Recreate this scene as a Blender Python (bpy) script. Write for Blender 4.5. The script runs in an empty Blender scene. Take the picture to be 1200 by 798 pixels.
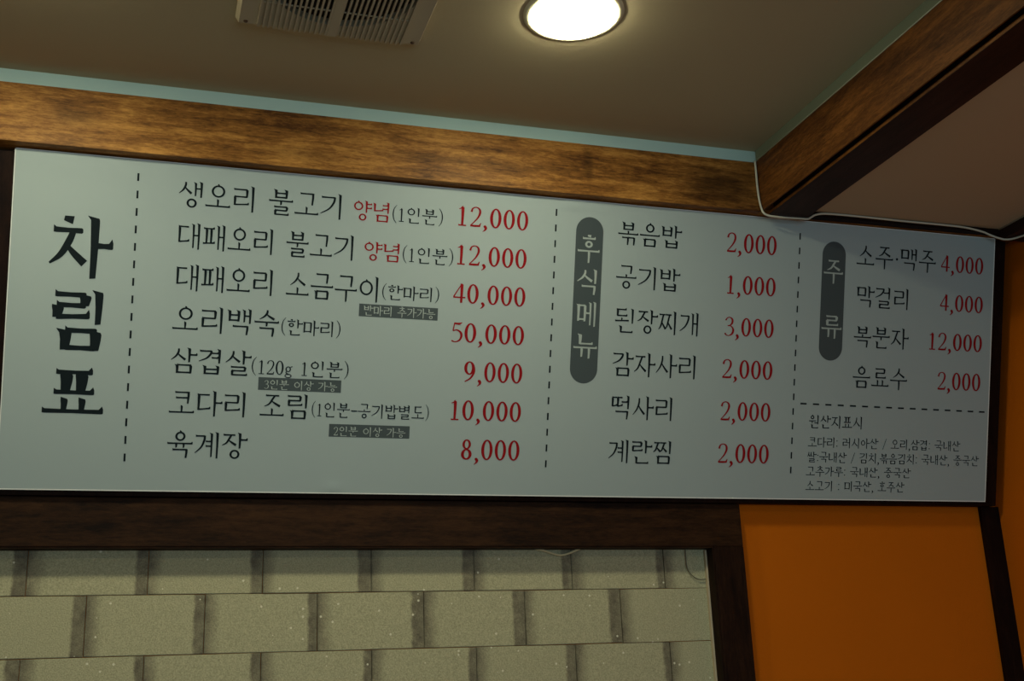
import bpy, bmesh, math, random
from mathutils import Vector, Matrix

random.seed(7)
C = bpy.context.scene.collection
SC = bpy.context.scene

# ------------------------------------------------------------------ camera
OZ = 2.0                                   # height of the board's lower edge above the floor
cam_d = bpy.data.cameras.new('camera')
cam_d.sensor_width = 36.0
cam_d.sensor_fit = 'HORIZONTAL'
cam_d.lens = 36.0 * 1385.6 / 1200.0
cam_d.clip_start = 0.05
cam = bpy.data.objects.new('camera', cam_d)
C.objects.link(cam)
right = Vector((0.9528046, -0.3010735, -0.0389633))
up = Vector((-0.0513680, -0.2863797, 0.9567382))
fwd = Vector((0.2992068, 0.9095831, 0.2883295))
M = Matrix(((right.x, up.x, -fwd.x, 0.24045), (right.y, up.y, -fwd.y, -2.36203),
            (right.z, up.z, -fwd.z, -0.40758 + OZ), (0, 0, 0, 1)))
cam.matrix_world = M
SC.camera = cam

# ------------------------------------------------------------------ light and exposure
SC.view_settings.view_transform = 'Standard'
SC.view_settings.look = 'None'
SC.view_settings.gamma = 1.0
SC.view_settings.use_curve_mapping = False
SC.view_settings.exposure = 0.0
w = bpy.data.worlds.new('world')
SC.world = w
w.use_nodes = True
w.node_tree.nodes['Background'].inputs[0].default_value = (0.55, 0.72, 0.85, 1)
w.node_tree.nodes['Background'].inputs[1].default_value = 0.25
LAMP_COLOUR = (1.0, 0.96, 0.63)
GLOW_FRONT, GLOW_LEFT, FILL_REAR = 70.0, 88.0, 55.0     # emission of the lamp diffusers; the rear ones are added fill
WINDOW_POWER = 27.5
win = bpy.data.lights.new('daylight', 'AREA')
win.shape = 'RECTANGLE'
win.size, win.size_y = 2.5, 1.3
win.energy = WINDOW_POWER
win.color = (0.58, 0.86, 0.95)
wo = bpy.data.objects.new('daylight', win)
C.objects.link(wo)
wo.location = (0.9, -4.62, 1.55)
wo.rotation_euler = (math.radians(90), 0, 0)


# ------------------------------------------------------------------ materials
def mat(name, col, rough=0.6, spec=0.4, bump=0.0, bscale=200.0, vary=0.0, vscale=3.0, metal=0.0):
    m = bpy.data.materials.new(name)
    m.use_nodes = True
    nt = m.node_tree
    b = nt.nodes['Principled BSDF']
    b.inputs['Base Color'].default_value = (*col, 1)
    b.inputs['Roughness'].default_value = rough
    b.inputs['Specular IOR Level'].default_value = spec
    b.inputs['Metallic'].default_value = metal
    tc = nt.nodes.new('ShaderNodeTexCoord')
    if vary:
        n = nt.nodes.new('ShaderNodeTexNoise')
        n.inputs['Scale'].default_value = vscale
        n.inputs['Detail'].default_value = 5
        nt.links.new(tc.outputs['Object'], n.inputs['Vector'])
        r = nt.nodes.new('ShaderNodeMapRange')
        r.inputs[3].default_value = 1 - vary
        r.inputs[4].default_value = 1 + vary
        nt.links.new(n.outputs['Fac'], r.inputs[0])
        mx = nt.nodes.new('ShaderNodeVectorMath')
        mx.operation = 'SCALE'
        mx.inputs[0].default_value = col
        nt.links.new(r.outputs[0], mx.inputs['Scale'])
        nt.links.new(mx.outputs[0], b.inputs['Base Color'])
    if bump:
        n = nt.nodes.new('ShaderNodeTexNoise')
        n.inputs['Scale'].default_value = bscale
        n.inputs['Detail'].default_value = 3
        nt.links.new(tc.outputs['Object'], n.inputs['Vector'])
        bp = nt.nodes.new('ShaderNodeBump')
        bp.inputs['Strength'].default_value = bump
        bp.inputs['Distance'].default_value = 0.002
        nt.links.new(n.outputs['Fac'], bp.inputs['Height'])
        nt.links.new(bp.outputs[0], b.inputs['Normal'])
    return m


def wood(name, dark, mid, light, axis, rough=0.35, scale=1.0, spec=0.5, blotch=0.5, seed=0.0, stains=()):
    """stained timber: grain drawn out along the board, darker stain clouds and small pores"""
    m = bpy.data.materials.new(name)
    m.use_nodes = True
    nt = m.node_tree
    L = nt.links.new
    b = nt.nodes['Principled BSDF']
    b.inputs['Roughness'].default_value = rough
    b.inputs['Specular IOR Level'].default_value = spec
    tc = nt.nodes.new('ShaderNodeTexCoord')

    def noise(sx, sc, det, rgh=0.6, off=0.0):
        mp = nt.nodes.new('ShaderNodeMapping')
        s = [sc, sc, sc]
        s[axis] = sc * sx
        mp.inputs['Scale'].default_value = s
        mp.inputs['Location'].default_value = (off + seed, off * 1.3, seed * 2)
        n = nt.nodes.new('ShaderNodeTexNoise')
        n.inputs['Scale'].default_value = 1.0
        n.inputs['Detail'].default_value = det
        n.inputs['Roughness'].default_value = rgh
        n.inputs['Distortion'].default_value = 0.4
        L(tc.outputs['Object'], mp.inputs[0])
        L(mp.outputs[0], n.inputs[0])
        return n.outputs['Fac']
    g1 = noise(0.13, 52 * scale, 6, 0.7)
    g2 = noise(0.22, 230 * scale, 4, 0.75, 3.0)
    cl = noise(0.35, 9 * scale, 4, 0.55, 9.0)
    a = nt.nodes.new('ShaderNodeMath'); a.operation = 'MULTIPLY_ADD'
    L(g2, a.inputs[0]); a.inputs[1].default_value = 0.6; L(g1, a.inputs[2])
    c = nt.nodes.new('ShaderNodeMath'); c.operation = 'MULTIPLY_ADD'
    L(cl, c.inputs[0]); c.inputs[1].default_value = blotch; L(a.outputs[0], c.inputs[2])
    cr = nt.nodes.new('ShaderNodeValToRGB')
    cr.color_ramp.elements[0].position = 0.58
    cr.color_ramp.elements[0].color = (*dark, 1)
    cr.color_ramp.elements[1].position = 0.90
    cr.color_ramp.elements[1].color = (*light, 1)
    e = cr.color_ramp.elements.new(0.73)
    e.color = (*mid, 1)
    sc_ = nt.nodes.new('ShaderNodeMath'); sc_.operation = 'MULTIPLY'
    L(c.outputs[0], sc_.inputs[0]); sc_.inputs[1].default_value = 0.70
    L(sc_.outputs[0], cr.inputs[0])
    colour = cr.outputs[0]
    for cx, cz_, rx, rz, k in stains:              # old stains placed on the board; one also paints light falloff
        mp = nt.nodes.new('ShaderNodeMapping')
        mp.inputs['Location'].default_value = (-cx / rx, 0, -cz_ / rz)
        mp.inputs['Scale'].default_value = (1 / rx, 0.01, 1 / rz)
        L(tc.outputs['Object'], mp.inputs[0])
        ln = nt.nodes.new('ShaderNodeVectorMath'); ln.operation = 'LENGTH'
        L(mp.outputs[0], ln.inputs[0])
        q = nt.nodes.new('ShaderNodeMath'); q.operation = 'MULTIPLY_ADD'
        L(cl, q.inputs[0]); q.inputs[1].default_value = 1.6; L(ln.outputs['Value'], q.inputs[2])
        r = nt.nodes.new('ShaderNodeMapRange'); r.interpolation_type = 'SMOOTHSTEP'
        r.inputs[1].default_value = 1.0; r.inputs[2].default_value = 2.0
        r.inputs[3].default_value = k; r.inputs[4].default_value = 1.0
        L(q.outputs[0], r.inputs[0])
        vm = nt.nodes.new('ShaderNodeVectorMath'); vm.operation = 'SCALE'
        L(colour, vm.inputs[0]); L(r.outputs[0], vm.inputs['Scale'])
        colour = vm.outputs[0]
    L(colour, b.inputs['Base Color'])
    bp = nt.nodes.new('ShaderNodeBump')
    bp.inputs['Strength'].default_value = 0.25
    bp.inputs['Distance'].default_value = 0.002
    L(a.outputs[0], bp.inputs['Height'])
    L(bp.outputs[0], b.inputs['Normal'])
    return m


MT = {}
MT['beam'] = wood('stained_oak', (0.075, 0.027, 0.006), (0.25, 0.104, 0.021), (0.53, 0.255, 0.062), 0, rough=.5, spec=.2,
                  stains=((1.46, .05, .11, .05, .38), (.10, .06, .07, .022, .6), (.84, .05, .30, .012, .75), (1.14, .07, .012, .05, .6), (.52, .03, .12, .02, .7)))  # first stain also paints in the lamplight falling off to the right
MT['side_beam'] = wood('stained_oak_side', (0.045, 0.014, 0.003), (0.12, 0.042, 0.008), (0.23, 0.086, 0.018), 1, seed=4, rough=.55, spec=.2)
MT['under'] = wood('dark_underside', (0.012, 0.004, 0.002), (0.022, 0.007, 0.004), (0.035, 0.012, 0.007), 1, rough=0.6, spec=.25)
MT['frame'] = wood('walnut_frame', (0.008, 0.0035, 0.0018), (0.026, 0.0105, 0.0040), (0.048, 0.020, 0.0075), 0, rough=0.6, spec=.1)
MT['frame_v'] = wood('walnut_frame_upright', (0.006, 0.0025, 0.0013), (0.015, 0.0055, 0.0024), (0.028, 0.011, 0.0045), 2, rough=0.6, spec=.1)
MT['box'] = wood('dark_box', (0.006, 0.002, 0.0015), (0.010, 0.0035, 0.0022), (0.018, 0.007, 0.004), 2, rough=0.6, spec=.1)
MT['sheet'] = mat('satin_grey_sheet', (0.385, 0.465, 0.49), 0.48, 0.3, vary=0.03, vscale=2.0)
MT['sheet_edge'] = mat('white_sheet_edge', (0.82, 0.84, 0.84), 0.5, 0.4)
MT['ink_k'] = mat('black_ink', (0.006, 0.012, 0.016), 0.6, 0.12)
MT['ink_r'] = mat('red_ink', (0.29, 0.005, 0.009), 0.6, 0.12)
MT['ink_w'] = mat('pale_ink', (0.40, 0.47, 0.465), 0.5, 0.3)
MT['ink_g'] = mat('grey_ink', (0.060, 0.080, 0.090), 0.55, 0.3)
MT['orange'] = mat('orange_paint', (0.57, 0.135, 0.003), 0.75, 0.10, bump=0.35, bscale=260, vary=0.05, vscale=5)
MT['ceiling'] = mat('ceiling_paper', (0.45, 0.385, 0.26), 0.85, 0.2, bump=0.1, bscale=150, vary=0.03, vscale=2)
MT['soffit'] = mat('soffit_paper', (0.50, 0.39, 0.27), 0.85, 0.2, vary=0.03, vscale=2)
MT['fascia'] = mat('daylight_blue_fascia', (0.40, 0.56, 0.56), 0.6, 0.3, vary=0.03)  # blue of grazing daylight put into the base colour
MT['upstand'] = mat('shade_toned_filler', (0.20, 0.23, 0.17), 0.8, 0.1)  # darkened so the lamp-facing strip reads like the shaded ceiling edge
MT['wall_plain'] = mat('room_paint', (0.40, 0.34, 0.26), 0.8, 0.2, vary=0.04)
MT['floor'] = mat('floor_tiles', (0.36, 0.28, 0.18), 0.5, 0.4, vary=0.1)
MT['plastic'] = mat('aged_white_plastic', (0.42, 0.36, 0.26), 0.5, 0.4, vary=0.03)
MT['duct'] = mat('dark_duct', (0.02, 0.014, 0.008), 0.7, 0.2)
MT['screw'] = mat('screw_steel', (0.10, 0.06, 0.04), 0.5, 0.5, metal=0.6)
MT['cable'] = mat('white_cable', (0.62, 0.60, 0.50), 0.5, 0.4)
MT['caulk'] = mat('pale_caulk', (0.50, 0.50, 0.42), 0.6, 0.3)
MT['liner'] = mat('pale_liner', (0.55, 0.45, 0.32), 0.6, 0.3, vary=0.15, vscale=20)
MT['cord'] = mat('straw_cord', (0.72, 0.62, 0.38), 0.6, 0.3)
MT['wire'] = mat('grey_wire', (0.16, 0.15, 0.11), 0.5, 0.4)
MT['trim_white'] = mat('lamp_ring_enamel', (0.70, 0.66, 0.48), 0.4, 0.5)


def emissive(name, col, s):
    m = bpy.data.materials.new(name)
    m.use_nodes = True
    nt = m.node_tree
    b = nt.nodes['Principled BSDF']
    b.inputs['Base Color'].default_value = (0.9, 0.9, 0.85, 1)
    b.inputs['Emission Color'].default_value = (*col, 1)
    b.inputs['Emission Strength'].default_value = s
    return m


MT['glow_front'] = emissive('lit_diffuser', LAMP_COLOUR, GLOW_FRONT)
MT['glow_left'] = emissive('lit_diffuser_left', LAMP_COLOUR, GLOW_LEFT)
MT['fill_rear'] = emissive('fill_diffuser_rear', LAMP_COLOUR, FILL_REAR)  # for the unseen rear lamps, added as fill


def brick_material(r_sharp=170):
    """foam brick facing: speckled khaki face, darker bands at the short ends, bright flecks"""
    m = bpy.data.materials.new('foam_brick')
    m.use_nodes = True
    nt = m.node_tree
    L = nt.links.new
    b = nt.nodes['Principled BSDF']
    b.inputs['Roughness'].default_value = 0.75
    b.inputs['Specular IOR Level'].default_value = 0.25
    tc = nt.nodes.new('ShaderNodeTexCoord')
    oi = nt.nodes.new('ShaderNodeObjectInfo')
    sep = nt.nodes.new('ShaderNodeSeparateXYZ')
    L(tc.outputs['Object'], sep.inputs[0])

    def math_(op, a, bb, cc=None, clamp=False):
        n = nt.nodes.new('ShaderNodeMath')
        n.operation = op
        n.use_clamp = clamp
        for i, v in enumerate((a, bb, cc)):
            if v is None:
                continue
            if isinstance(v, (int, float)):
                n.inputs[i].default_value = v
            else:
                L(v, n.inputs[i])
        return n.outputs[0]

    def noise(scale, det=3):
        cmb = nt.nodes.new('ShaderNodeVectorMath')
        cmb.operation = 'ADD'
        L(tc.outputs['Object'], cmb.inputs[0])
        L(oi.outputs['Location'], cmb.inputs[1])
        n = nt.nodes.new('ShaderNodeTexNoise')
        n.inputs['Scale'].default_value = scale
        n.inputs['Detail'].default_value = det
        L(cmb.outputs[0], n.inputs[0])
        return n.outputs['Fac'], cmb.outputs[0]
    nz, vec = noise(60)
    nl, _ = noise(14, 2)
    fine, _ = noise(420, 2)
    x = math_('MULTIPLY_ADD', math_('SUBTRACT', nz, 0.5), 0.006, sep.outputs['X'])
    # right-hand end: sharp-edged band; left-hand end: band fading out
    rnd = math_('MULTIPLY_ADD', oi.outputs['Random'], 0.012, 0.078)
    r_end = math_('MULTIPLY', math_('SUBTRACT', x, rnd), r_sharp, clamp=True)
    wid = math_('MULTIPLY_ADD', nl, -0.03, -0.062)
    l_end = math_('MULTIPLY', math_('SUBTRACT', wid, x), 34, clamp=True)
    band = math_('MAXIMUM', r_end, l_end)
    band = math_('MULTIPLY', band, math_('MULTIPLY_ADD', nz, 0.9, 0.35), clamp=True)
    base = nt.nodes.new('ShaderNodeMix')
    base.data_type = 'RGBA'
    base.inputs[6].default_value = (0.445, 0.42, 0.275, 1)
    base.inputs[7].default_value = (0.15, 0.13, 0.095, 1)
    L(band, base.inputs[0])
    mul = nt.nodes.new('ShaderNodeMix')
    mul.data_type = 'RGBA'
    mul.blend_type = 'MULTIPLY'
    mul.inputs[0].default_value = 1.0
    L(base.outputs[2], mul.inputs[6])
    g = math_('MULTIPLY_ADD', fine, 1.1, 0.45)
    cg = nt.nodes.new('ShaderNodeCombineColor')
    for i in range(3):
        L(g, cg.inputs[i])
    L(cg.outputs[0], mul.inputs[7])
    vo = nt.nodes.new('ShaderNodeTexVoronoi')
    vo.inputs['Scale'].default_value = 85
    L(vec, vo.inputs['Vector'])
    sr = nt.nodes.new('ShaderNodeSeparateColor')
    L(vo.outputs['Color'], sr.inputs[0])
    few = math_('GREATER_THAN', sr.outputs[0], 0.94)
    dot = math_('LESS_THAN', vo.outputs['Distance'], 0.20)
    fleck = math_('MULTIPLY', few, dot)
    mx = nt.nodes.new('ShaderNodeMix')
    mx.data_type = 'RGBA'
    L(fleck, mx.inputs[0])
    L(mul.outputs[2], mx.inputs[6])
    mx.inputs[7].default_value = (0.75, 0.72, 0.58, 1)
    L(mx.outputs[2], b.inputs['Base Color'])
    bp = nt.nodes.new('ShaderNodeBump')
    bp.inputs['Strength'].default_value = 0.5
    bp.inputs['Distance'].default_value = 0.0015
    L(fine, bp.inputs['Height'])
    L(bp.outputs[0], b.inputs['Normal'])
    return m


MT['brick'] = brick_material()
MT['brick_cut'] = brick_material(0)


# ------------------------------------------------------------------ helpers
def link(name, me, m, parent=None):
    o = bpy.data.objects.new(name, me)
    C.objects.link(o)
    if m is not None and not me.materials:
        me.materials.append(MT[m] if isinstance(m, str) else m)
    if parent is not None:
        o.parent = parent
    return o


def finish(bm, name, m, parent=None, bevel=0.0, seg=2, smooth=False):
    if bevel:
        bmesh.ops.bevel(bm, geom=list(bm.edges), offset=bevel, segments=seg, affect='EDGES', profile=0.6)
    bmesh.ops.recalc_face_normals(bm, faces=list(bm.faces))
    me = bpy.data.meshes.new(name)
    bm.to_mesh(me)
    bm.free()
    if smooth:
        for p in me.polygons:
            p.use_smooth = True
    return link(name, me, m, parent)


def bm_box(bm, x0, x1, y0, y1, z0, z1):
    vs = [bm.verts.new(v) for v in ((x0, y0, z0), (x1, y0, z0), (x1, y1, z0), (x0, y1, z0),
                                    (x0, y0, z1), (x1, y0, z1), (x1, y1, z1), (x0, y1, z1))]
    for f in ((0, 3, 2, 1), (4, 5, 6, 7), (0, 1, 5, 4), (1, 2, 6, 5), (2, 3, 7, 6), (3, 0, 4, 7)):
        bm.faces.new([vs[i] for i in f])


def box(name, m, x0, x1, y0, y1, z0, z1, parent=None, bevel=0.0, base=(0, 0, 0)):
    bm = bmesh.new()
    bx, by, bz = base
    bm_box(bm, x0 - bx, x1 - bx, y0 - by, y1 - by, z0 - bz, z1 - bz)
    return finish(bm, name, m, parent, bevel)


def extrude_x(name, m, prof, x0, x1, parent=None, bevel=0.0):
    """prism along X of a (y, z) profile"""
    bm = bmesh.new()
    a = [bm.verts.new((x0, y, z)) for y, z in prof]
    b = [bm.verts.new((x1, y, z)) for y, z in prof]
    bm.faces.new(a)
    bm.faces.new(b[::-1])
    n = len(prof)
    for i in range(n):
        bm.faces.new((a[i], a[(i + 1) % n], b[(i + 1) % n], b[i]))
    return finish(bm, name, m, parent, bevel)


def catmull(pts, n=6):
    P = [Vector(p) for p in pts]
    P = [P[0] * 2 - P[1]] + P + [P[-1] * 2 - P[-2]]
    out = []
    for i in range(1, len(P) - 2):
        a, b, c, d = P[i - 1], P[i], P[i + 1], P[i + 2]
        for k in range(n):
            t = k / n
            out.append(0.5 * ((2 * b) + (c - a) * t + (2 * a - 5 * b + 4 * c - d) * t * t + (3 * b - a - 3 * c + d) * t ** 3))
    out.append(P[-2])
    return out


def tube(name, m, pts, r, parent=None, n=6, sides=8):
    path = catmull(pts, n)
    bm = bmesh.new()
    rings = []
    for i, p in enumerate(path):
        d = (path[min(i + 1, len(path) - 1)] - path[max(i - 1, 0)]).normalized()
        u = d.cross(Vector((0.13, 0.2, 1))).normalized()
        v = d.cross(u).normalized()
        rings.append([bm.verts.new(p + (u * math.cos(t) + v * math.sin(t)) * r) for t in
                      [2 * math.pi * k / sides for k in range(sides)]])
    for a, b in zip(rings, rings[1:]):
        for k in range(sides):
            bm.faces.new((a[k], a[(k + 1) % sides], b[(k + 1) % sides], b[k]))
    bm.faces.new(rings[0][::-1])
    bm.faces.new(rings[-1])
    return finish(bm, name, m, parent, smooth=True)


def lathe(name, m, prof, parent=None, n=64):
    """profile of (radius, z) spun about Z"""
    bm = bmesh.new()
    rings = []
    for r, z in prof:
        if r < 1e-6:
            rings.append([bm.verts.new((0, 0, z))])
        else:
            rings.append([bm.verts.new((r * math.cos(2 * math.pi * k / n), r * math.sin(2 * math.pi * k / n), z)) for k in range(n)])
    for a, b in zip(rings, rings[1:]):
        for k in range(n):
            k2 = (k + 1) % n
            if len(a) == 1 and len(b) == 1:
                continue
            if len(a) == 1:
                bm.faces.new((a[0], b[k], b[k2]))
            elif len(b) == 1:
                bm.faces.new((a[k], a[k2], b[0]))
            else:
                bm.faces.new((a[k], a[k2], b[k2], b[k]))
    return finish(bm, name, m, parent, smooth=True)


def empty(name, loc, label, cat, group=None, rot=(0, 0, 0)):
    o = bpy.data.objects.new(name, None)
    C.objects.link(o)
    o.location = loc
    o.rotation_euler = rot
    o['label'] = label
    o['category'] = cat
    if group:
        o['group'] = group
    o.empty_display_size = 0.1
    return o


def structure(o, label=None, cat=None):
    o['kind'] = 'structure'
    if label:
        o['label'] = label
    if cat:
        o['category'] = cat
    return o


# ------------------------------------------------------------------ the room
XR, YW, XL, YB = 2.265, 0.045, -2.6, -4.6
ZC = OZ + 0.762          # raised ceiling
ZS = OZ + 0.625          # low ceiling of the right bay
YF = -0.2                # face of the beam on the wall

structure(box('floor', 'floor', XL - .1, XR + .1, YB - .1, YW + .12, -0.05, 0.0), 'brown floor of the restaurant room', 'floor')
RX0, RX1, RZ0, RZ1, RY = -0.72, 1.474, OZ - 1.25, OZ - 0.1056, 0.0655      # recess that holds the bricks
bm = bmesh.new()
bm_box(bm, XL - .1, RX0, YW, YW + .12, 0.0, ZC + .1)
bm_box(bm, RX1, XR + .1, YW, YW + .12, 0.0, ZC + .1)
bm_box(bm, RX0, RX1, YW, YW + .12, 0.0, RZ0)
bm_box(bm, RX0, RX1, YW, YW + .12, RZ1, ZC + .1)
bm_box(bm, RX0, RX1, RY, YW + .12, RZ0, RZ1)
wall = structure(finish(bm, 'wall_back', 'orange'), 'orange painted wall behind the menu board', 'wall')
structure(box('wall_right', 'orange', XR, XR + .1, YB, YW, 0.0, ZC + .1), 'orange side wall at the right edge of the photo', 'wall')
structure(box('wall_left', 'wall_plain', XL - .1, XL, YB, YW, 0.0, ZC + .1), 'plain side wall out of frame on the left', 'wall')
bm = bmesh.new()
wx0, wx1, wz0, wz1 = -0.4, 2.2, 0.9, 2.2
bm_box(bm, XL - .1, XR + .1, YB - .1, YB, 0.0, wz0)
bm_box(bm, XL - .1, XR + .1, YB - .1, YB, wz1, ZC + .1)
bm_box(bm, XL - .1, wx0, YB - .1, YB, wz0, wz1)
bm_box(bm, wx1, XR + .1, YB - .1, YB, wz0, wz1)
structure(finish(bm, 'wall_rear', 'wall_plain'), 'plain wall with a window behind the camera', 'wall')

# ceilings: raised bay on the left, with an opening for the fan and for each lamp covered by their plates
structure(box('ceiling', 'ceiling', XL, 1.567, YB, YW, ZC, ZC + .05), 'brown papered raised ceiling with fan and downlight', 'ceiling')
low = structure(box('ceiling_low', 'soffit', 1.60, XR, YB, YF, ZS, ZS + .10), 'pinkish brown lower ceiling right of the side beam', 'ceiling')

# fascia between wall beam and ceiling
structure(box('trim_1', 'fascia', XL, 1.567, YF + .004, YW, OZ + .728, ZC, bevel=0), 'strip above the wall beam with daylight blue in its colour', 'trim')

# the beam along the wall
beam = empty('wall_beam', (0, YF, OZ + .613), 'stained wooden beam running along the wall above the menu board', 'beam')
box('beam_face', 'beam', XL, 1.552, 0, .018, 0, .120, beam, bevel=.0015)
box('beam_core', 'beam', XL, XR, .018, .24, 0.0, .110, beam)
box('beam_end', 'box', 1.663, XR, 0, .018, 0, .0115, beam)

# the beam coming forward from the wall
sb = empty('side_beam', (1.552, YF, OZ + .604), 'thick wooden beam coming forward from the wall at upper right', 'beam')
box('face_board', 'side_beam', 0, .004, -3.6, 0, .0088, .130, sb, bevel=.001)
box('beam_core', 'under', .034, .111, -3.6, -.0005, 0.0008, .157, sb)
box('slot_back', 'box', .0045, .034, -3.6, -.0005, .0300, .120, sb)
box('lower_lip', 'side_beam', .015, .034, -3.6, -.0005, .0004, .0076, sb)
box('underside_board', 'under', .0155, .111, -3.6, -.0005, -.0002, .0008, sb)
tube('caulk_bead', 'caulk', [(-.0015, -.001, .130), (-.0015, -1.2, .130), (-.0015, -2.4, .130), (-.0015, -3.6, .130)], .0012, sb, n=2)

structure(box('trim_3', 'upstand', 1.5535, 1.5665, -3.8, YF, OZ + .7345, ZC), 'narrow filler strip between the side beam and the raised ceiling, coloured dark as if shaded', 'trim')

# dark trim on the right wall under the low ceiling, and in the wall corner
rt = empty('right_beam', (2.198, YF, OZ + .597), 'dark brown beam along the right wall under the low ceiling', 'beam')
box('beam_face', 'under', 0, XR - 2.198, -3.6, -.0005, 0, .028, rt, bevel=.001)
tube('caulk_bead', 'caulk', [(-.001, 0, .0265), (-.001, -1.2, .0265), (-.001, -2.4, .0265), (-.001, -3.6, .0265)], .0016, rt, n=2)
tr = structure(box('trim_2', 'box', 2.2135, XR, YW - .012, YW, 0.0, OZ - .0085), 'dark brown upright strip in the corner of the orange walls', 'trim')

# ------------------------------------------------------------------ foam bricks on the wall inside the frame
BW, BH = 0.2183, 0.1134
bm = bmesh.new()
bm_box(bm, -BW / 2 + .0006, BW / 2 - .0006, -.007, 0, -BH / 2 + .0006, BH / 2 - .0006)
bmesh.ops.bevel(bm, geom=[e for e in bm.edges if all(v.co.y < -.004 for v in e.verts)], offset=.0012, segments=2, affect='EDGES')
bmesh.ops.recalc_face_normals(bm, faces=list(bm.faces))
brick_me = bpy.data.meshes.new('brick')
bm.to_mesh(brick_me)
bm.free()
brick_me.materials.append(MT['brick'])
half_cache = {}
for row in range(10):
    z = OZ - .0793 - BH * row - BH / 2
    x0 = 0.0590 if row % 2 == 0 else 0.1679
    for k in range(-4, 8):
        a = x0 + BW * (k - 1)
        b_ = a + BW
        if a > 1.460 or b_ < -.60:
            continue
        if b_ > 1.4735:
            # cut brick at the frame
            key = round(b_, 3)
            if key not in half_cache:
                cb = bmesh.new()
                bm_box(cb, -BW / 2 + .0006, 1.4735 - (a + BW / 2), -.007, 0, -BH / 2 + .0006, BH / 2 - .0006)
                bmesh.ops.recalc_face_normals(cb, faces=list(cb.faces))
                hm = bpy.data.meshes.new('brick')
                cb.to_mesh(hm)
                cb.free()
                hm.materials.append(MT['brick_cut'])
                half_cache[key] = hm
            me = half_cache[key]
        else:
            me = brick_me
        o = bpy.data.objects.new('brick', me)
        C.objects.link(o)
        o.parent = wall
        o.location = (a + BW / 2, RY + random.uniform(-.0012, .0006), z)
        o.rotation_euler = (random.uniform(-.006, .006), random.uniform(-.0035, .0035), random.uniform(-.006, .006))

# ------------------------------------------------------------------ the frame around the bricks
fr = empty('brick_frame', (1.5475, YW, OZ - .106), 'dark walnut frame around the foam bricks below the menu board', 'frame')
fy0 = -.027                      # front face, from the wall's face
lx = RX1 - 1.5475                # inner edge of the opening
def fbox(name, m, *a, bevel=.0015):
    bm = bmesh.new()
    bm_box(bm, *a)
    return finish(bm, name, m, fr, bevel=bevel)
fbox('top_rail', 'frame', -2.35, 0, fy0, 0, .0006, .0950)
fbox('stile', 'frame_v', lx + .0005, 0, fy0 - .0005, 0, -1.15, .0002)
fbox('stile', 'frame_v', -2.35, RX0 - 1.5475 - .0005, fy0 - .0005, 0, -1.15, .0002)
fbox('lining', 'frame_v', lx - .0025, lx + .0004, fy0 + .002, RY - YW - .010, -1.15, -.0025, bevel=0)
fbox('lining', 'frame', RX0 - 1.5475, lx, fy0 + .002, RY - YW - .009, -.0022, .0004, bevel=0)
fbox('edge_strip', 'liner', lx - .0066, lx - .0027, RY - YW - .016, RY - YW - .0085, -1.15, -.004, bevel=0)

# loose bits of cord hanging at the frame's edge
o = tube('sagging_cord', 'cord', [(1.0660, .052, OZ - 0.1060), (1.0880, .052, OZ - 0.1105), (1.1080, .052, OZ - 0.1168), (1.1254, .052, OZ - 0.1198),
         (1.1426, .052, OZ - 0.1165), (1.1600, .052, OZ - 0.1100), (1.1709, .052, OZ - 0.1060)], .0023)
o['label'] = 'straw coloured cord sagging from the underside of the walnut frame'
o['category'] = 'cord'
o = tube('wire_loop', 'wire', [(1.4223, .053, OZ - 0.1011), (1.4212, .053, OZ - 0.1223), (1.4223, .053, OZ - 0.1475), (1.4313, .053, OZ - 0.1637),
         (1.4475, .053, OZ - 0.1738), (1.4662, .053, OZ - 0.1738)], .0011)
o['label'] = 'thin grey wire looped over the bricks in the corner of the frame'
o['category'] = 'wire'

# ------------------------------------------------------------------ downlights
def downlight(x, y, label, glow):
    t = empty('downlight', (x, y, ZC), label, 'ceiling light', 'round downlights in the raised ceiling')
    lathe('trim_ring', 'trim_white', [(.078, .002), (.0785, -.004), (.082, -.0048), (.087, -.0036), (.091, -.0005), (.091, .002)], t)
    lathe('diffuser', glow, [(0, -.0190), (.04, -.0170), (.07, -.0105), (.0782, -.004), (.0782, .001)], t)
    return t


downlight(0.951, -0.632, 'glowing round downlight at the top of the photo', 'glow_front')
downlight(0.02, -0.665, 'round downlight out of frame left of the exhaust fan', 'glow_left')
downlight(-0.40, -2.3, 'unseen round downlight added for fill above and behind the camera on the left', 'fill_rear')
downlight(0.95, -2.3, 'unseen round downlight added for fill above the camera', 'fill_rear')

# ------------------------------------------------------------------ exhaust fan grille
fan = empty('exhaust_fan', (.5375, -.645, ZC), 'square white slatted exhaust fan grille in the ceiling', 'exhaust fan')
HW, TH = .1675, .014
# plate with a round opening
bm = bmesh.new()
R0, N = .132, 64
inner = [(R0 * math.cos(2 * math.pi * k / N), R0 * math.sin(2 * math.pi * k / N)) for k in range(N)]
outer = []
for k in range(N):
    c, s = math.cos(2 * math.pi * k / N), math.sin(2 * math.pi * k / N)
    q = HW / max(abs(c), abs(s))
    outer.append((c * q, s * q))
def ringv(pts, z, sc=1.0):
    return [bm.verts.new((p[0] * sc, p[1] * sc, z)) for p in pts]
r0, r1, r2, r3 = ringv(outer, 0, 1.0), ringv(outer, -TH, .965), ringv(inner, -TH), ringv(inner, -.001)
for a, b in ((r0, r1), (r1, r2), (r2, r3)):
    for k in range(N):
        bm.faces.new((a[k], a[(k + 1) % N], b[(k + 1) % N], b[k]))
finish(bm, 'cover_plate', 'plastic', fan)
lathe('duct_back', 'duct', [(0, -.0012), (.1315, -.0012)], fan)
lathe('fan_hub', 'duct', [(0, -.009), (.03, -.009), (.036, -.006), (.036, -.0015)], fan, n=24)
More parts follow.
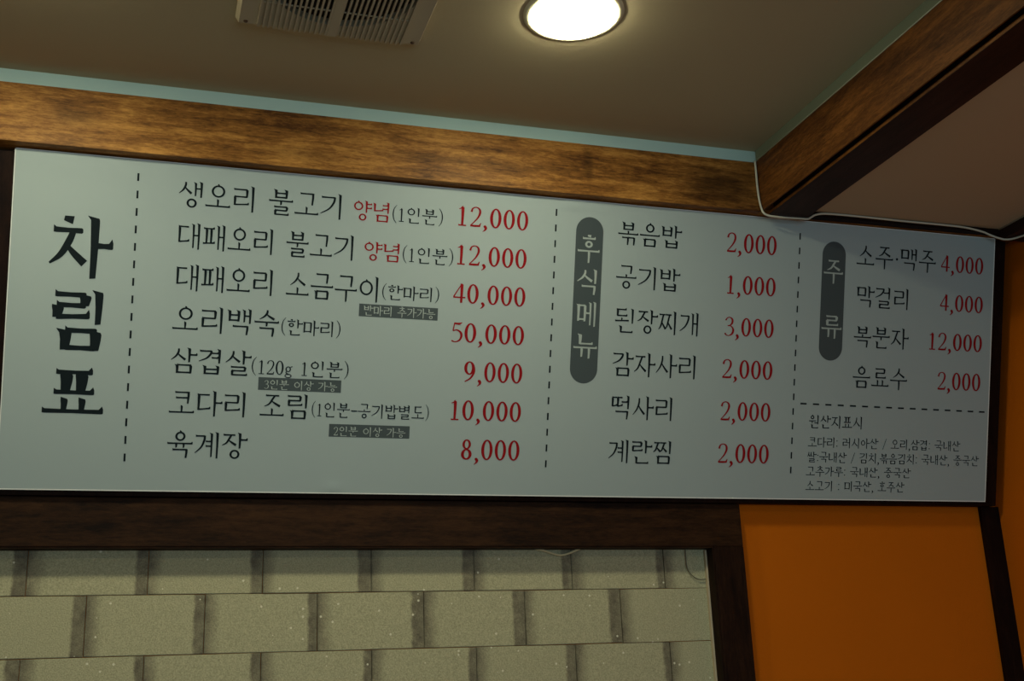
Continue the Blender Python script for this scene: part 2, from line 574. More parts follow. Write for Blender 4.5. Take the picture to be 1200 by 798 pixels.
# slats
bm = bmesh.new()
bm_box(bm, -.0019, .0019, -HW + .006, HW - .006, -.0045, 0)
bmesh.ops.recalc_face_normals(bm, faces=list(bm.faces))
sl = bpy.data.meshes.new('slat')
bm.to_mesh(sl)
bm.free()
sl.materials.append(MT['plastic'])
for k in range(-14, 15):
    if abs(k) < 1:
        continue
    o = bpy.data.objects.new('slat', sl)
    C.objects.link(o)
    o.parent = fan
    o.location = (k * .0092, 0, -TH)
bm = bmesh.new()
bm_box(bm, -.0075, .0075, -HW + .006, HW - .006, -TH - .005, -TH)
finish(bm, 'centre_bar', 'plastic', fan, bevel=.001)
for yy in (0.0, -.085, .085):
    bm = bmesh.new()
    bm_box(bm, -.13, .13, yy - .0012, yy + .0012, -TH - .002, -TH)
    finish(bm, 'cross_bar', 'plastic', fan)
for sx, sy in ((-1, 1), (1, 1), (-1, -1), (1, -1)):
    o = lathe('screw', 'screw', [(0, -.0022), (.003, -.0020), (.0042, 0)], fan, n=16)
    o.location = (sx * .150, sy * .155, -TH)

# ------------------------------------------------------------------ the white cable round the beams
cz = OZ
o = tube('white_cable', 'cable', [(1.5475, -.204, cz + .734), (1.5470, -.2045, cz + .705), (1.5460, -.205, cz + .675), (1.5462, -.206, cz + .645), (1.5475, -.208, cz + .622),
         (1.5505, -.211, cz + .6055), (1.560, -.213, cz + .5985), (1.580, -.214, cz + .5965), (1.61, -.214, cz + .5965), (1.64, -.213, cz + .5980), (1.662, -.211, cz + .5995),
         (1.674, -.208, cz + .6060), (1.69, -.2045, cz + .6150), (1.72, -.2035, cz + .6205), (1.80, -.2035, cz + .6215), (1.92, -.2035, cz + .6205), (2.04, -.2035, cz + .6205), (2.10, -.2035, cz + .6190),
         (2.145, -.2035, cz + .6125), (2.165, -.205, cz + .605), (2.185, -.208, cz + .598), (2.203, -.215, cz + .593), (2.222, -.235, cz + .5935), (2.240, -.30, cz + .5935),
         (2.250, -.45, cz + .5935), (2.250, -.9, cz + .5935), (2.250, -2.2, cz + .5935), (2.250, -3.5, cz + .5935)], .0024)
o['label'] = 'thin white cable dropping at the beam joint and running along the menu board'
o['category'] = 'cable'

# ------------------------------------------------------------------ the menu board
TILT = 0.28340266
BHt, BWd = 0.634, 2.2
board = empty('menu_board', (0, 0, OZ), 'long pale grey menu board with black and red lettering leaning from the wall', 'menu board')
ct, st = math.cos(TILT), math.sin(TILT)


def on_plane(s, off):
    """(y, z) of a point s up the slope and off behind the printed face"""
    return (-s * st + off * ct, s * ct + off * st)


f0, f1 = on_plane(-.0125, .0045), on_plane(.631, .0045)
extrude_x('backing_box', 'box', [f0, f1, (YW - .0005, f1[1] - .003), (YW - .0005, f0[1] + .003)], -.45, 2.2365, board, bevel=.0008)
# printed face: local X along the board, local Y up the slope, local Z out of the face
face = empty('printed_face', (0, 0, 0), '', '')
del face['label'], face['category']
face.parent = board
face.rotation_euler = (math.pi / 2 + TILT, 0, 0)
# sheet with a few soft ripples near its edges
NX, NY, T = 220, 64, .0042
bm = bmesh.new()
bumps = [(.6244, .009, .016, .006, .0022), (1.112, .624, .018, .007, .0025), (1.16, .625, .05, .006, .0015), (.10, .609, .03, .008, .0008), (1.060, .30, .004, .6, .0003)]
grid = []
for j in range(NY + 1):
    y = BHt * j / NY
    rowv = []
    for i in range(NX + 1):
        x = BWd * i / NX
        z = 0.0
        for bx_, by_, sx, sy, a in bumps:
            z += a * math.exp(-((x - bx_) / sx) ** 2 - ((y - by_) / sy) ** 2)
        z += .0006 * math.exp(-((y - BHt) / .02) ** 2) * math.sin(x * 23)
        rowv.append(bm.verts.new((x, y, z)))
    grid.append(rowv)
for j in range(NY):
    for i in range(NX):
        bm.faces.new((grid[j][i], grid[j][i + 1], grid[j + 1][i + 1], grid[j + 1][i]))
sheet = finish(bm, 'printed_sheet', 'sheet', board, smooth=True)
sheet.rotation_euler = face.rotation_euler
bm = bmesh.new()
e = .0022
for a in ((0, BWd, -e, 0.0), (0, BWd, BHt, BHt + e * .6), (-e * .7, 0, -e, BHt), (BWd, BWd + e, -e, BHt)):
    bm_box(bm, a[0], a[1], a[2], a[3], -T, .0002)
rim = finish(bm, 'sheet_edge', 'sheet_edge', board)
rim.rotation_euler = face.rotation_euler
bpy.data.objects.remove(face)
ROT = (math.pi / 2 + TILT, 0, 0)

# ------------------------------------------------------------------ lettering: pen strokes of a Korean book face
class Pen:
    """collects strokes as quads; x right, y up, in board metres"""
    def __init__(s):
        s.v, s.f, s.k = [], [], 0

    def quad_strip(s, L_, R__, closed=False):
        z = .0005 + .00003 * (s.k % 9)
        s.k += 1
        b = len(s.v)
        n = len(L_)
        for a, c in zip(L_, R__):
            s.v.append((a[0], a[1], z))
            s.v.append((c[0], c[1], z))
        for i in range(n if closed else n - 1):
            j = (i + 1) % n
            s.f.append((b + 2 * i, b + 2 * i + 1, b + 2 * j + 1, b + 2 * j))

    def build(s, name, m, label=None):
        me = bpy.data.meshes.new(name)
        me.from_pydata(s.v, [], s.f)
        o = link(name, me, m, board)
        o.rotation_euler = ROT
        if label:
            o['label'] = label
        return o


HW_, VW_ = .052, .080       # pen widths: across strokes and upright strokes, in em


class Glyphs:
    """strokes in em space (x right, y up, syllable box 0..1), kept as list of (left points, right points, closed)"""
    def __init__(s, wt=1.0, serif=1.0):
        s.S, s.wt, s.sf, s.ox = [], wt, serif, 0.0

    def poly(s, pts, ws, smooth=False, n=5):
        if smooth:
            P = catmull([(x, y, w_) for (x, y), w_ in zip(pts, ws)], n)
            pts = [(p.x, p.y) for p in P]
            ws = [p.z for p in P]
        L_, R__ = [], []
        N_ = len(pts)
        for i in range(N_):
            x, y = pts[i]
            def nrm(a, b):
                dx, dy = b[0] - a[0], b[1] - a[1]
                l = math.hypot(dx, dy) or 1
                return (-dy / l, dx / l)
            if i == 0:
                nx, ny = nrm(pts[0], pts[1])
            elif i == N_ - 1:
                nx, ny = nrm(pts[-2], pts[-1])
            else:
                a, b = nrm(pts[i - 1], pts[i]), nrm(pts[i], pts[i + 1])
                nx, ny = a[0] + b[0], a[1] + b[1]
                l = math.hypot(nx, ny) or 1
                nx, ny = nx / l, ny / l
                d = max(.5, nx * a[0] + ny * a[1])
                nx, ny = nx / d, ny / d
            h = ws[i] * .5
            L_.append((s.ox + x + nx * h, y + ny * h))
            R__.append((s.ox + x - nx * h, y - ny * h))
        s.S.append((L_, R__, False))

    def h(s, x0, y, x1, rise=0.0, w=None, end=True):
        w = (w or HW_) * s.wt
        y1 = y + rise
        k = w * .9 * s.sf
        # shaft swells a little at both ends, right end has a raised shoulder
        xs = [x0, x0 + .04, x0 + (x1 - x0) * .5, x1 - .07, x1 - .02, x1]
        if x1 - x0 < .16:
            s.poly([(x0, y), (x1, y1)], [w * 1.25, w])
            return
        f = lambda x: y + (y1 - y) * (x - x0) / (x1 - x0)
        top = [f(xs[0]) + w * .5 + k * .35, f(xs[1]) + w * .5, f(xs[2]) + w * .42, f(xs[3]) + w * .5, f(xs[4]) + w * .5 + (k * .75 if end else 0), f(xs[5]) + w * .3 + (k * .25 if end else 0)]
        bot = [f(xs[0]) - w * .45, f(xs[1]) - w * .5, f(xs[2]) - w * .42, f(xs[3]) - w * .5, f(xs[4]) - w * .5, f(xs[5]) - w * .35]
        s.S.append(([(s.ox + x, t) for x, t in zip(xs, top)], [(s.ox + x, b) for x, b in zip(xs, bot)], False))

    def v(s, x, y0, y1, w=None, head=True):
        """upright from y0 (top) to y1"""
        w = (w or VW_) * s.wt
        hd = (.055 * s.sf if head else 0)
        dy = min(.07, (y0 - y1) * .25)
        if y0 - y1 < .25:
            hd *= .5
        L_ = [(x - w * .5 - hd, y0 + .0), (x - w * .5 - hd * .15, y0 - dy), (x - w * .44, (y0 + y1) / 2), (x - w * .42, y1)]
        R__ = [(x + w * .42, y0 - dy * .55), (x + w * .5, y0 - dy * 1.1), (x + w * .45, (y0 + y1) / 2), (x + w * .30, y1 + .012)]
        s.S.append(([(s.ox + a, b) for a, b in L_], [(s.ox + a, b) for a, b in R__], False))

    def ring(s, cx, cy, rx, ry, w0=None, w1=None, n=28):
        w0 = (w0 or HW_ * 1.0) * s.wt
        w1 = (w1 or VW_ * .86) * s.wt
        O, I = [], []
        for k in range(n):
            t = 2 * math.pi * k / n
            O.append((s.ox + cx + rx * math.cos(t), cy + ry * math.sin(t)))
            I.append((s.ox + cx + (rx - w1) * math.cos(t), cy + (ry - w0) * math.sin(t)))
        s.S.append((O, I, True))

    # consonants in a box x0..x1, y0..y1 ; side = True when a vowel stands to the right
    def cons(s, c, x0, y0, x1, y1, side=False, final=False):
        W, H = x1 - x0, y1 - y0
        X = lambda t: x0 + W * t
        Y = lambda t: y0 + H * t
        a, b = HW_ * s.wt, VW_ * s.wt * .88
        if c in 'ㄲㄸㅆㅉ':
            base = {'ㄲ': 'ㄱ', 'ㄸ': 'ㄷ', 'ㅆ': 'ㅅ', 'ㅉ': 'ㅈ'}[c]
            s.cons(base, x0, y0, x0 + W * .52, y1, side, final)
            s.cons(base, x0 + W * .48, y0, x1, y1, side, final)
            return
        if c == 'ㄱ' or c == 'ㅋ':
            s.h(X(.04), Y(.93), X(.93), end=False)
            if side and not final:
                s.poly([(X(.90), Y(.96)), (X(.84), Y(.66)), (X(.55), Y(.28)), (X(.0), Y(-.02))], [b * .95, b, b * .75, a * .45], True)
                if c == 'ㅋ':
                    s.h(X(.12), Y(.55), X(.80), end=False)
            else:
                s.poly([(X(.90), Y(.99)), (X(.90), Y(.6)), (X(.86), Y(.0))], [b, b, b * .75])
                if c == 'ㅋ':
                    s.h(X(.10), Y(.48), X(.86), end=False)
        elif c == 'ㄴ':
            s.v(X(.14), Y(1.0), Y(.02), b)
            s.h(X(.10), Y(.07), X(1.0), rise=.04 if side else 0)
        elif c == 'ㄷ':
            s.h(X(.03), Y(.93), X(.92), end=not side)
            s.v(X(.14), Y(.93), Y(.04), b, head=False)
            s.h(X(.10), Y(.08), X(1.0), rise=.05 if side else 0)
        elif c == 'ㄹ':
            s.h(X(.05), Y(.94), X(.90), end=False)
            s.v(X(.88), Y(.98), Y(.50), b, head=False)
            s.h(X(.10), Y(.53), X(.90), end=False)
            s.v(X(.14), Y(.54), Y(.04), b, head=False)
            s.h(X(.10), Y(.07), X(1.02), rise=.06 * H if side else 0)
        elif c == 'ㅁ':
            s.v(X(.12), Y(1.0), Y(-.02), b)
            s.h(X(.10), Y(.92), X(.92), end=False)
            s.v(X(.89), Y(.97), Y(-.03), b, head=False)
            s.h(X(.12), Y(.10), X(.90), end=False)
        elif c == 'ㅂ':
            s.v(X(.13), Y(1.02), Y(-.01), b)
            s.v(X(.88), Y(1.02), Y(-.02), b)
            s.h(X(.13), Y(.56), X(.88), end=False)
            s.h(X(.13), Y(.10), X(.88), end=False)
        elif c == 'ㅅ':
            s.poly([(X(.52), Y(1.04)), (X(.50), Y(.72)), (X(.32), Y(.34)), (X(-.02), Y(.0))], [b * .8, b * .95, b * .8, a * .4], True)
            s.poly([(X(.46), Y(.60)), (X(.66), Y(.36)), (X(1.02), Y(.04))], [a * .6, b * .85, b * 1.1], True)
        elif c in 'ㅈㅊ':
            top = .93
            if c == 'ㅊ':
                s.poly([(X(.36), Y(1.08)), (X(.64), Y(1.04))], [a * .9, a * 1.5])
                top = .80
            s.h(X(.06), Y(top), X(.94), end=False)
            s.poly([(X(.66), Y(top)), (X(.52), Y(top - .28)), (X(.30), Y(.22)), (X(-.02), Y(.0))], [b * .8, b * .95, b * .8, a * .4], True)
            s.poly([(X(.46), Y(.46)), (X(.68), Y(.27)), (X(1.02), Y(.03))], [a * .6, b * .85, b * 1.1], True)
        elif c == 'ㅇ':
            r = min(W * .46, H * .5)
            s.ring(X(.5), Y(.48), min(W * .47, r * 1.12), r)
            if not final:
                s.poly([(X(.5) - .02, Y(.48) + r + .045), (X(.5) + .02, Y(.48) + r - .02)], [a * .7, a * 1.3])
        elif c == 'ㅎ':
            s.poly([(X(.40), Y(1.08)), (X(.64), Y(1.03))], [a * .9, a * 1.5])
            s.h(X(.04), Y(.82), X(.98))
            r = H * .31
            s.ring(X(.5), Y(.30), min(W * .40, r * 1.25), r)
        elif c == 'ㅍ':
            s.h(X(.02), Y(.92), X(.98))
            s.v(X(.30), Y(.92), Y(.10), b, head=False)
            s.v(X(.70), Y(.92), Y(.10), b, head=False)
            s.h(X(-.02), Y(.08), X(1.04), rise=.03 if side else 0)

    def syllable(s, ch):
        k = ord(ch) - 0xAC00
        cho = 'ㄱㄲㄴㄷㄸㄹㅁㅂㅃㅅㅆㅇㅈㅉㅊㅋㅌㅍㅎ'[k // 588]
        ju = 'ㅏㅐㅑㅒㅓㅔㅕㅖㅗㅘㅙㅚㅛㅜㅝㅞㅟㅠㅡㅢㅣ'[k % 588 // 28]
        jo = ['', 'ㄱ', 'ㄲ', 'ㄳ', 'ㄴ', 'ㄵ', 'ㄶ', 'ㄷ', 'ㄹ', 'ㄺ', 'ㄻ', 'ㄼ', 'ㄽ', 'ㄾ', 'ㄿ', 'ㅀ', 'ㅁ', 'ㅂ', 'ㅄ', 'ㅅ', 'ㅆ', 'ㅇ', 'ㅈ', 'ㅊ', 'ㅋ', 'ㅌ', 'ㅍ', 'ㅎ'][k % 28]
        fin = bool(jo)
        if ju in 'ㅏㅐㅑㅓㅔㅕㅖㅣ':
            y0, y1 = (.42, 1.0) if fin else (-.02, 1.0)
            ym = .72 if fin else .52
            if jo == 'ㅇ':
                y0 = .38
            wide = {'ㅣ': .66, 'ㅏ': .56, 'ㅑ': .56, 'ㅓ': .56, 'ㅕ': .56, 'ㅐ': .50, 'ㅔ': .44, 'ㅖ': .44}[ju]
            cx = {'ㅣ': .82, 'ㅏ': .72, 'ㅑ': .72, 'ㅓ': .82, 'ㅕ': .82}.get(ju)
            if fin:
                cb = (.04, .50, wide, .93)
            else:
                cb = (.03, .20, wide, .88)
            if cho in 'ㅇㅎ' and not fin:
                cb = (.04, .24, wide, .86)
            s.cons(cho, *cb, side=True)
            if ju in 'ㅣㅏㅑㅓㅕ':
                s.v(cx, y1, y0)
            if ju == 'ㅏ':
                s.h(cx + .02, ym, 1.02, w=HW_ * 1.1)
            if ju == 'ㅑ':
                s.h(cx + .02, ym + .10, 1.0, w=HW_)
                s.h(cx + .02, ym - .10, 1.0, w=HW_)
            if ju == 'ㅓ':
                s.h(.50, ym, cx - .02)
            if ju == 'ㅕ':
                s.h(.52, ym + .10, cx - .02)
                s.h(.52, ym - .08, cx - .02)
            if ju in 'ㅐㅔㅖ':
                s.v(.665, y1 - .03, y0 + .05, VW_ * .85)
                s.v(.885, y1, y0, VW_ * .95)
                if ju == 'ㅐ':
                    s.h(.67, ym, .88, end=False)
                elif ju == 'ㅔ':
                    s.h(.46, ym, .65, end=False)
                else:
                    s.h(.44, ym + .11, .65, end=False)
                    s.h(.44, ym - .07, .65, end=False)
            if fin:
                s.cons(jo, .20, -.01, .86, .34 if jo != 'ㄴ' else .30, final=True)
        elif ju in 'ㅗㅛㅜㅠㅡ':
            x0, x1 = .02, .98
            if not fin:
                if ju in 'ㅗㅛ':
                    yb, c0, c1 = .12, .46, .93
                    s.h(x0, yb, x1)
                    for xx in ((.5,) if ju == 'ㅗ' else (.36, .64)):
                        s.v(xx, c0 - .06, yb, VW_ * .85, head=False)
                elif ju == 'ㅡ':
                    yb, c0, c1 = .22, .42, .93
                    s.h(x0, yb, x1)
                else:
                    yb, c0, c1 = .40, .53, .96
                    s.h(x0, yb, x1)
                    for xx, ye in (((.52, -.06),) if ju == 'ㅜ' else ((.36, .02), (.66, -.04))):
                        s.v(xx, yb, ye, VW_ * .9, head=False)
                s.cons(cho, .20, c0, .80, c1)
            else:
                if ju in 'ㅗㅛ':
                    yb, c0, c1 = .455, .62, .97
                    s.h(x0, yb, x1)
                    for xx in ((.5,) if ju == 'ㅗ' else (.36, .64)):
                        s.v(xx, c0 - .02, yb, VW_ * .85, head=False)
                elif ju == 'ㅡ':
                    yb, c0, c1 = .47, .60, .97
                    s.h(x0, yb, x1)
                else:
                    yb, c0, c1 = .53, .63, .98
                    s.h(x0, yb, x1)
                    for xx in ((.5,) if ju == 'ㅜ' else (.36, .64)):
                        s.v(xx, yb, .36, VW_ * .85, head=False)
                s.cons(cho, .22, c0, .78, c1)
                s.cons(jo, .20, -.02, .82, .32, final=True)
        elif ju in 'ㅚㅝ':
            top = (.04, .66, .58, .96) if fin else (.05, .52, .58, .9)
            s.cons(cho, *top)
            if ju == 'ㅚ':
                s.v(.32, .60, .48, VW_ * .8, head=False)
                s.h(.0, .46, .66, rise=.03, end=False)
                s.v(.83, 1.0, .36 if fin else 0)
            else:
                s.h(.0, .52, .66, rise=.02, end=False)
                s.v(.30, .52, .34, VW_ * .8, head=False)
                s.h(.50, .38, .80, end=False)
                s.v(.83, 1.0, .26)
            if fin:
                s.cons(jo, .20, -.02, .86, .28, final=True)

    def other(s, c):
        """digits and marks; returns the advance"""
        w0, w1 = HW_ * .72 * s.wt, VW_ * .92 * s.wt
        if c == '0':
            s.ring(.31, .5, .27, .51, w0, w1)
            return .64
        if c == '1':
            s.v(.30, .98, .02, w1, head=False)
            s.poly([(.12, .84), (.22, .88), (.31, 1.0)], [w0 * .6, w0 * 1.1, w0 * .6])
            s.h(.12, .015, .48, w=w0, end=False)
            return .60
        if c == '2':
            s.poly([(.10, .74), (.16, .92), (.32, .99), (.47, .90), (.50, .70), (.40, .44), (.22, .20), (.08, .04)], [w1 * 1.0, w1 * .7, w0, w1 * .9, w1 * 1.05, w1 * .8, w0, w0], True)
            s.poly([(.07, .03), (.30, .03), (.50, .04), (.56, .20)], [w0 * 1.6, w0 * 2.0, w0 * 1.8, w0 * .6])
            return .62
        if c == '3':
            s.poly([(.10, .82), (.20, .96), (.34, .99), (.47, .88), (.46, .68), (.34, .56), (.22, .54)], [w1 * .8, w0, w0, w1, w1, w0, w0], True)
            s.poly([(.22, .54), (.40, .52), (.53, .36), (.50, .14), (.34, .01), (.18, .02), (.08, .12)], [w0, w0, w1, w1 * 1.05, w0, w0, w1 * 1.0], True)
            return .62
        if c == '4':
            s.poly([(.42, 1.0), (.05, .30)], [w0 * .8, w0 * 1.2])
            s.poly([(.04, .28), (.60, .28)], [w0 * 1.4, w0 * 1.4])
            s.v(.42, 1.0, .0, w1, head=False)
            return .64
        if c == '5':
            s.poly([(.17, .96), (.40, .94), (.54, 1.01)], [w0 * 1.6, w0 * 2.2, w0 * .6])
            s.poly([(.19, .98), (.13, .58)], [w0, w0])
            s.poly([(.13, .56), (.30, .62), (.48, .50), (.52, .28), (.42, .08), (.24, .0), (.08, .06)], [w0, w0 * 1.3, w1, w1, w1 * .8, w0, w1 * .8], True)
            return .62
        if c == '8':
            s.ring(.31, .75, .20, .25, w0, w1 * .8)
            s.ring(.31, .26, .25, .27, w0, w1)
            return .64
        if c == '9':
            s.ring(.30, .67, .25, .34, w0, w1)
            s.poly([(.51, .72), (.51, .45), (.36, .16), (.10, -.02)], [w1, w1, w1 * .8, w0], True)
            return .64
        if c == 'g':
            s.ring(.26, .42, .19, .20, w0, w1 * .7)
            s.ring(.27, -.06, .24, .15, w0, w1 * .55)
            s.poly([(.14, .26), (.12, .14), (.26, .09)], [w0, w0 * 1.3, w0], True)
            s.poly([(.40, .56), (.54, .62)], [w0, w0 * 1.6])
            return .56
        if c == ',':
            s.poly([(.12, .06), (.18, -.04), (.15, -.14), (.04, -.24)], [w1 * 1.3, w1 * 1.3, w1 * .8, w0 * .4], True)
            s.ring(.14, .03, .07, .07, .06, .06, 10)
            return .32
        if c in '(':
            s.poly([(.30, 1.08), (.14, .84), (.08, .5), (.14, .16), (.30, -.08)], [w0 * .5, w0 * 1.1, w0 * 1.5, w0 * 1.1, w0 * .5], True)
            return .36
        if c in ')':
            s.poly([(.06, 1.08), (.22, .84), (.28, .5), (.22, .16), (.06, -.08)], [w0 * .5, w0 * 1.1, w0 * 1.5, w0 * 1.1, w0 * .5], True)
            return .36
        if c == '-':
            s.poly([(.04, .46), (.50, .46)], [w0 * 1.6, w0 * 1.6])
            return .54
        if c == '·':
            s.ring(.16, .45, .06, .06, .055, .055, 10)
            return .34
        if c == ':':
            s.ring(.14, .66, .055, .055, .05, .05, 10)
            s.ring(.14, .16, .055, .055, .05, .05, 10)
            return .30
        if c == '/':
            s.poly([(.06, -.04), (.44, 1.0)], [w0, w0])
            return .52
        return .5

    def text(s, t, digits_small=False, gap=1.04, space=.42):
        x = 0.0
        for c in t:
            if c == ' ':
                x += space
                s.S.append(None)
                continue
            s.ox = x
            n0 = len(s.S)
            if '가' <= c <= '힣':
                s.syllable(c)
                x += gap
            else:
                adv = s.other(c)
                if digits_small and c in '0123456789g,':
                    sc_ = .86
                    for k in range(n0, len(s.S)):
                        L_, R__, cl = s.S[k]
                        f = lambda P: [(x + (a - x) * sc_, .04 + b * sc_) for a, b in P]
                        s.S[k] = (f(L_), f(R__), cl)
                    adv *= sc_
                x += adv
        s.ox = 0


def write(text, u0, u1, v0, v1, col, sty):
    digits = all(c in '0123456789,' for c in text)
    wt = {'T': 1.7, 'B': 1.35, 'S': 1.25, 'm': 1.22}[sty]
    if digits:
        wt = 1.38
    elif v1 - v0 < .035 and sty == 'm':
        wt = 1.25
    g = Glyphs(wt, 1.15 if sty == 'T' else 1.0)
    if digits:
        g.text(text)
    elif sty == 'T':
        g.text(text)
    else:
        g.text(text, True, 1.04, .40 if v1 - v0 > .04 else .45)
    xs = [p[0] for e_ in g.S if e_ for p in e_[0] + e_[1]]
    x0, x1 = min(xs), max(xs)
    sx = (u1 - u0) / (x1 - x0)
    sy = v1 - v0
    tf = lambda P: [(u0 + (a - x0) * sx, v0 + b * sy) for a, b in P]
    name = 'price' if digits else ('heading_lettering' if sty in 'TB' and len(text) == 1 else 'lettering')
    lab = {'r': 'red printed price' if digits else 'red printed word', 'w': 'pale lettering on a grey ground', 'k': None}[col]
    pen = Pen()
    for e_ in g.S + [None]:              # one part for each printed word
        if e_ is None:
            if pen.v:
                pen.build(name, 'ink_' + col, lab)
            pen = Pen()
        else:
            pen.quad_strip(tf(e_[0]), tf(e_[1]), e_[2])


RUNS = [
    ('차', 0.0677, 0.1814, 0.4012, 0.5189, 'k', 'T'),
    ('림', 0.078, 0.1689, 0.2643, 0.3782, 'k', 'T'),
    ('표', 0.0701, 0.1791, 0.1357, 0.2307, 'k', 'T'),
    ('생오리 불고기', 0.2963, 0.6129, 0.5508, 0.602, 'k', 'm'),
    ('대패오리 불고기', 0.2996, 0.6413, 0.4698, 0.5208, 'k', 'm'),
    ('대패오리 소금구이', 0.3, 0.6962, 0.3883, 0.4403, 'k', 'm'),
    ('오리백숙', 0.2974, 0.5007, 0.3081, 0.3595, 'k', 'm'),
    ('삼겹살', 0.2977, 0.4511, 0.2282, 0.2778, 'k', 'm'),
    ('코다리 조림', 0.2994, 0.5647, 0.1462, 0.1957, 'k', 'm'),
    ('육계장', 0.2997, 0.4516, 0.0645, 0.1155, 'k', 'm'),
    ('양념', 0.6387, 0.7113, 0.553, 0.5935, 'r', 'm'),
    ('양념', 0.6644, 0.7367, 0.4729, 0.5116, 'r', 'm'),
    ('(1인분)', 0.7187, 0.8248, 0.5556, 0.5877, 'k', 'm'),
    ('(1인분)', 0.744, 0.8508, 0.4745, 0.5071, 'k', 'm'),
    ('(한마리)', 0.7053, 0.8248, 0.3959, 0.4258, 'k', 'm'),
    ('(한마리)', 0.5059, 0.6237, 0.313, 0.3443, 'k', 'm'),
    ('(120g 1인분)', 0.452, 0.6443, 0.2313, 0.2633, 'k', 'm'),
    ('(1인분-공기밥별도)', 0.5743, 0.8149, 0.152, 0.1811, 'k', 'm'),
    ('반마리 추가가능', 0.6687, 0.8184, 0.3609, 0.3814, 'w', 'm'),
    ('3인분 이상 가능', 0.4781, 0.6227, 0.2033, 0.2221, 'w', 'm'),
    ('2인분 이상 가능', 0.6203, 0.7676, 0.1146, 0.1338, 'w', 'm'),
    ('12,000', 0.8584, 1.0111, 0.5594, 0.6001, 'r', 'm'),
    ('12,000', 0.8597, 1.0113, 0.4783, 0.5192, 'r', 'm'),
    ('40,000', 0.8545, 1.0125, 0.3979, 0.4382, 'r', 'm'),
    ('50,000', 0.8549, 1.0135, 0.3163, 0.3564, 'r', 'm'),
    ('9,000', 0.8859, 1.0136, 0.2354, 0.2768, 'r', 'm'),
    ('10,000', 0.8619, 1.0146, 0.1544, 0.1955, 'r', 'm'),
    ('8,000', 0.8876, 1.0152, 0.0724, 0.1145, 'r', 'm'),
    ('후', 1.1258, 1.1761, 0.5044, 0.5604, 'w', 'B'),
    ('식', 1.1278, 1.1724, 0.4337, 0.4883, 'w', 'B'),
    ('메', 1.1287, 1.1738, 0.3651, 0.4183, 'w', 'B'),
    ('뉴', 1.1261, 1.1799, 0.2971, 0.3503, 'w', 'B'),
    ('볶음밥', 1.2179, 1.3697, 0.5478, 0.5984, 'k', 'm'),
    ('공기밥', 1.2175, 1.3701, 0.4527, 0.5033, 'k', 'm'),
    ('된장찌개', 1.2195, 1.4185, 0.3569, 0.4089, 'k', 'm'),
    ('감자사리', 1.2181, 1.4161, 0.2616, 0.3142, 'k', 'm'),
    ('떡사리', 1.22, 1.3639, 0.1676, 0.2194, 'k', 'm'),
    ('계란찜', 1.2179, 1.3656, 0.0728, 0.1234, 'k', 'm'),
    ('2,000', 1.4809, 1.6064, 0.5506, 0.5934, 'r', 'm'),
    ('1,000', 1.4864, 1.6081, 0.457, 0.4986, 'r', 'm'),
    ('3,000', 1.4834, 1.6075, 0.3627, 0.4038, 'r', 'm'),
    ('2,000', 1.4827, 1.6089, 0.2678, 0.3091, 'r', 'm'),
    ('2,000', 1.4829, 1.6083, 0.1733, 0.2145, 'r', 'm'),
    ('2,000', 1.4811, 1.6084, 0.0783, 0.1202, 'r', 'm'),
    ('주', 1.7319, 1.782, 0.4992, 0.5524, 'w', 'B'),
    ('류', 1.7316, 1.7841, 0.3713, 0.424, 'w', 'B'),
    ('소주·맥주', 1.8174, 2.0347, 0.5417, 0.5932, 'k', 'm'),
    ('막걸리', 1.8202, 1.9614, 0.4477, 0.4972, 'k', 'm'),
    ('복분자', 1.8181, 1.9673, 0.3543, 0.4037, 'k', 'm'),
    ('음료수', 1.8197, 1.9672, 0.26, 0.3098, 'k', 'm'),
    ('4,000', 2.0495, 2.1699, 0.545, 0.5845, 'r', 'm'),
    ('4,000', 2.0509, 2.1729, 0.4517, 0.4912, 'r', 'm'),
    ('12,000', 2.0252, 2.1747, 0.3579, 0.3983, 'r', 'm'),
    ('2,000', 2.0523, 2.1742, 0.2639, 0.3051, 'r', 'm'),
    ('원산지표시', 1.709, 1.8487, 0.1628, 0.1923, 'k', 'B'),
    ('코다리: 러시아산 / 오리,삼겹: 국내산', 1.7085, 2.1232, 0.1182, 0.1423, 'k', 'S'),
    ('쌀:국내산 / 김치,볶음김치: 국내산, 중국산', 1.7083, 2.1783, 0.0841, 0.1081, 'k', 'S'),
    ('고추가루: 국내산, 중국산', 1.7065, 1.9873, 0.052, 0.0748, 'k', 'S'),
    ('소고기 : 미국산, 호주산', 1.707, 1.9712, 0.0183, 0.0419, 'k', 'S'),
]
for r in RUNS:
    write(*r)


def flat(name, m, pts, z=.0003, label=None):
    p = Pen()
    me = bpy.data.meshes.new(name)
    me.from_pydata([(x, y, z) for x, y in pts], [], [tuple(range(len(pts)))])
    o = link(name, me, m, board)
    o.rotation_euler = ROT
    if label:
        o['label'] = label
    return o


for x0, x1, y0, y1 in ((.6594, .8238, .3580, .3836), (.4663, .6308, .2010, .2262), (.6106, .7763, .1124, .1380)):
    flat('note_panel', 'ink_g', [(x0, y0), (x1, y0), (x1, y1), (x0, y1)], label='small grey printed panel behind pale words')
for xc, y0, y1, rr in ((1.1518, .2412, .6003, .0315), (1.7573, .3185, .5938, .0308)):
    pts = []
    for k in range(25):
        t = math.pi * k / 24
        pts.append((xc + rr * math.cos(t), y1 - rr + rr * math.sin(t)))
    for k in range(25):
        t = math.pi + math.pi * k / 24
        pts.append((xc + rr * math.cos(t), y0 + rr + rr * math.sin(t)))
    flat('heading_panel', 'ink_g', pts, label='upright grey printed capsule behind a pale heading')


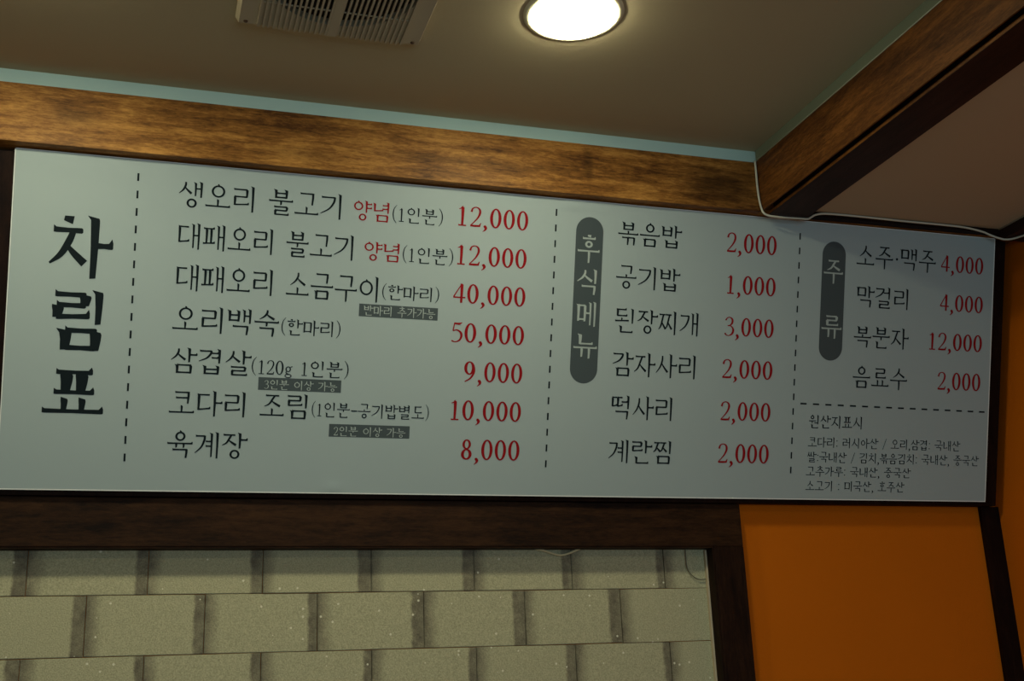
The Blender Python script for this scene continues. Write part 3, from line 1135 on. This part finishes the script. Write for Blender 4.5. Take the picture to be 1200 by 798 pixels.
def dashes(a, b, n, ln, wd):
    p = Pen()
    for k in range(n):
        t = k / (n - 1)
        x, y = a[0] + (b[0] - a[0]) * t, a[1] + (b[1] - a[1]) * t
        if a[1] - b[1] > .1:
            p.quad_strip([(x - wd / 2, y - ln / 2), (x - wd / 2, y + ln / 2)], [(x + wd / 2, y - ln / 2), (x + wd / 2, y + ln / 2)])
        else:
            p.quad_strip([(x - ln / 2, y + wd / 2), (x + ln / 2, y + wd / 2)], [(x - ln / 2, y - wd / 2), (x + ln / 2, y - wd / 2)])
    return p.build('dashed_line', 'ink_k')


dashes((.2200, .6004), (.2225, .0620), 17, .0150, .0036)
dashes((1.0735, .6041), (1.0755, .0671), 17, .0150, .0036)
dashes((1.6660, .5988), (1.6666, .0647), 17, .0150, .0034)
dashes((1.6926, .2169), (2.1816, .2142), 16, .0160, .0036)
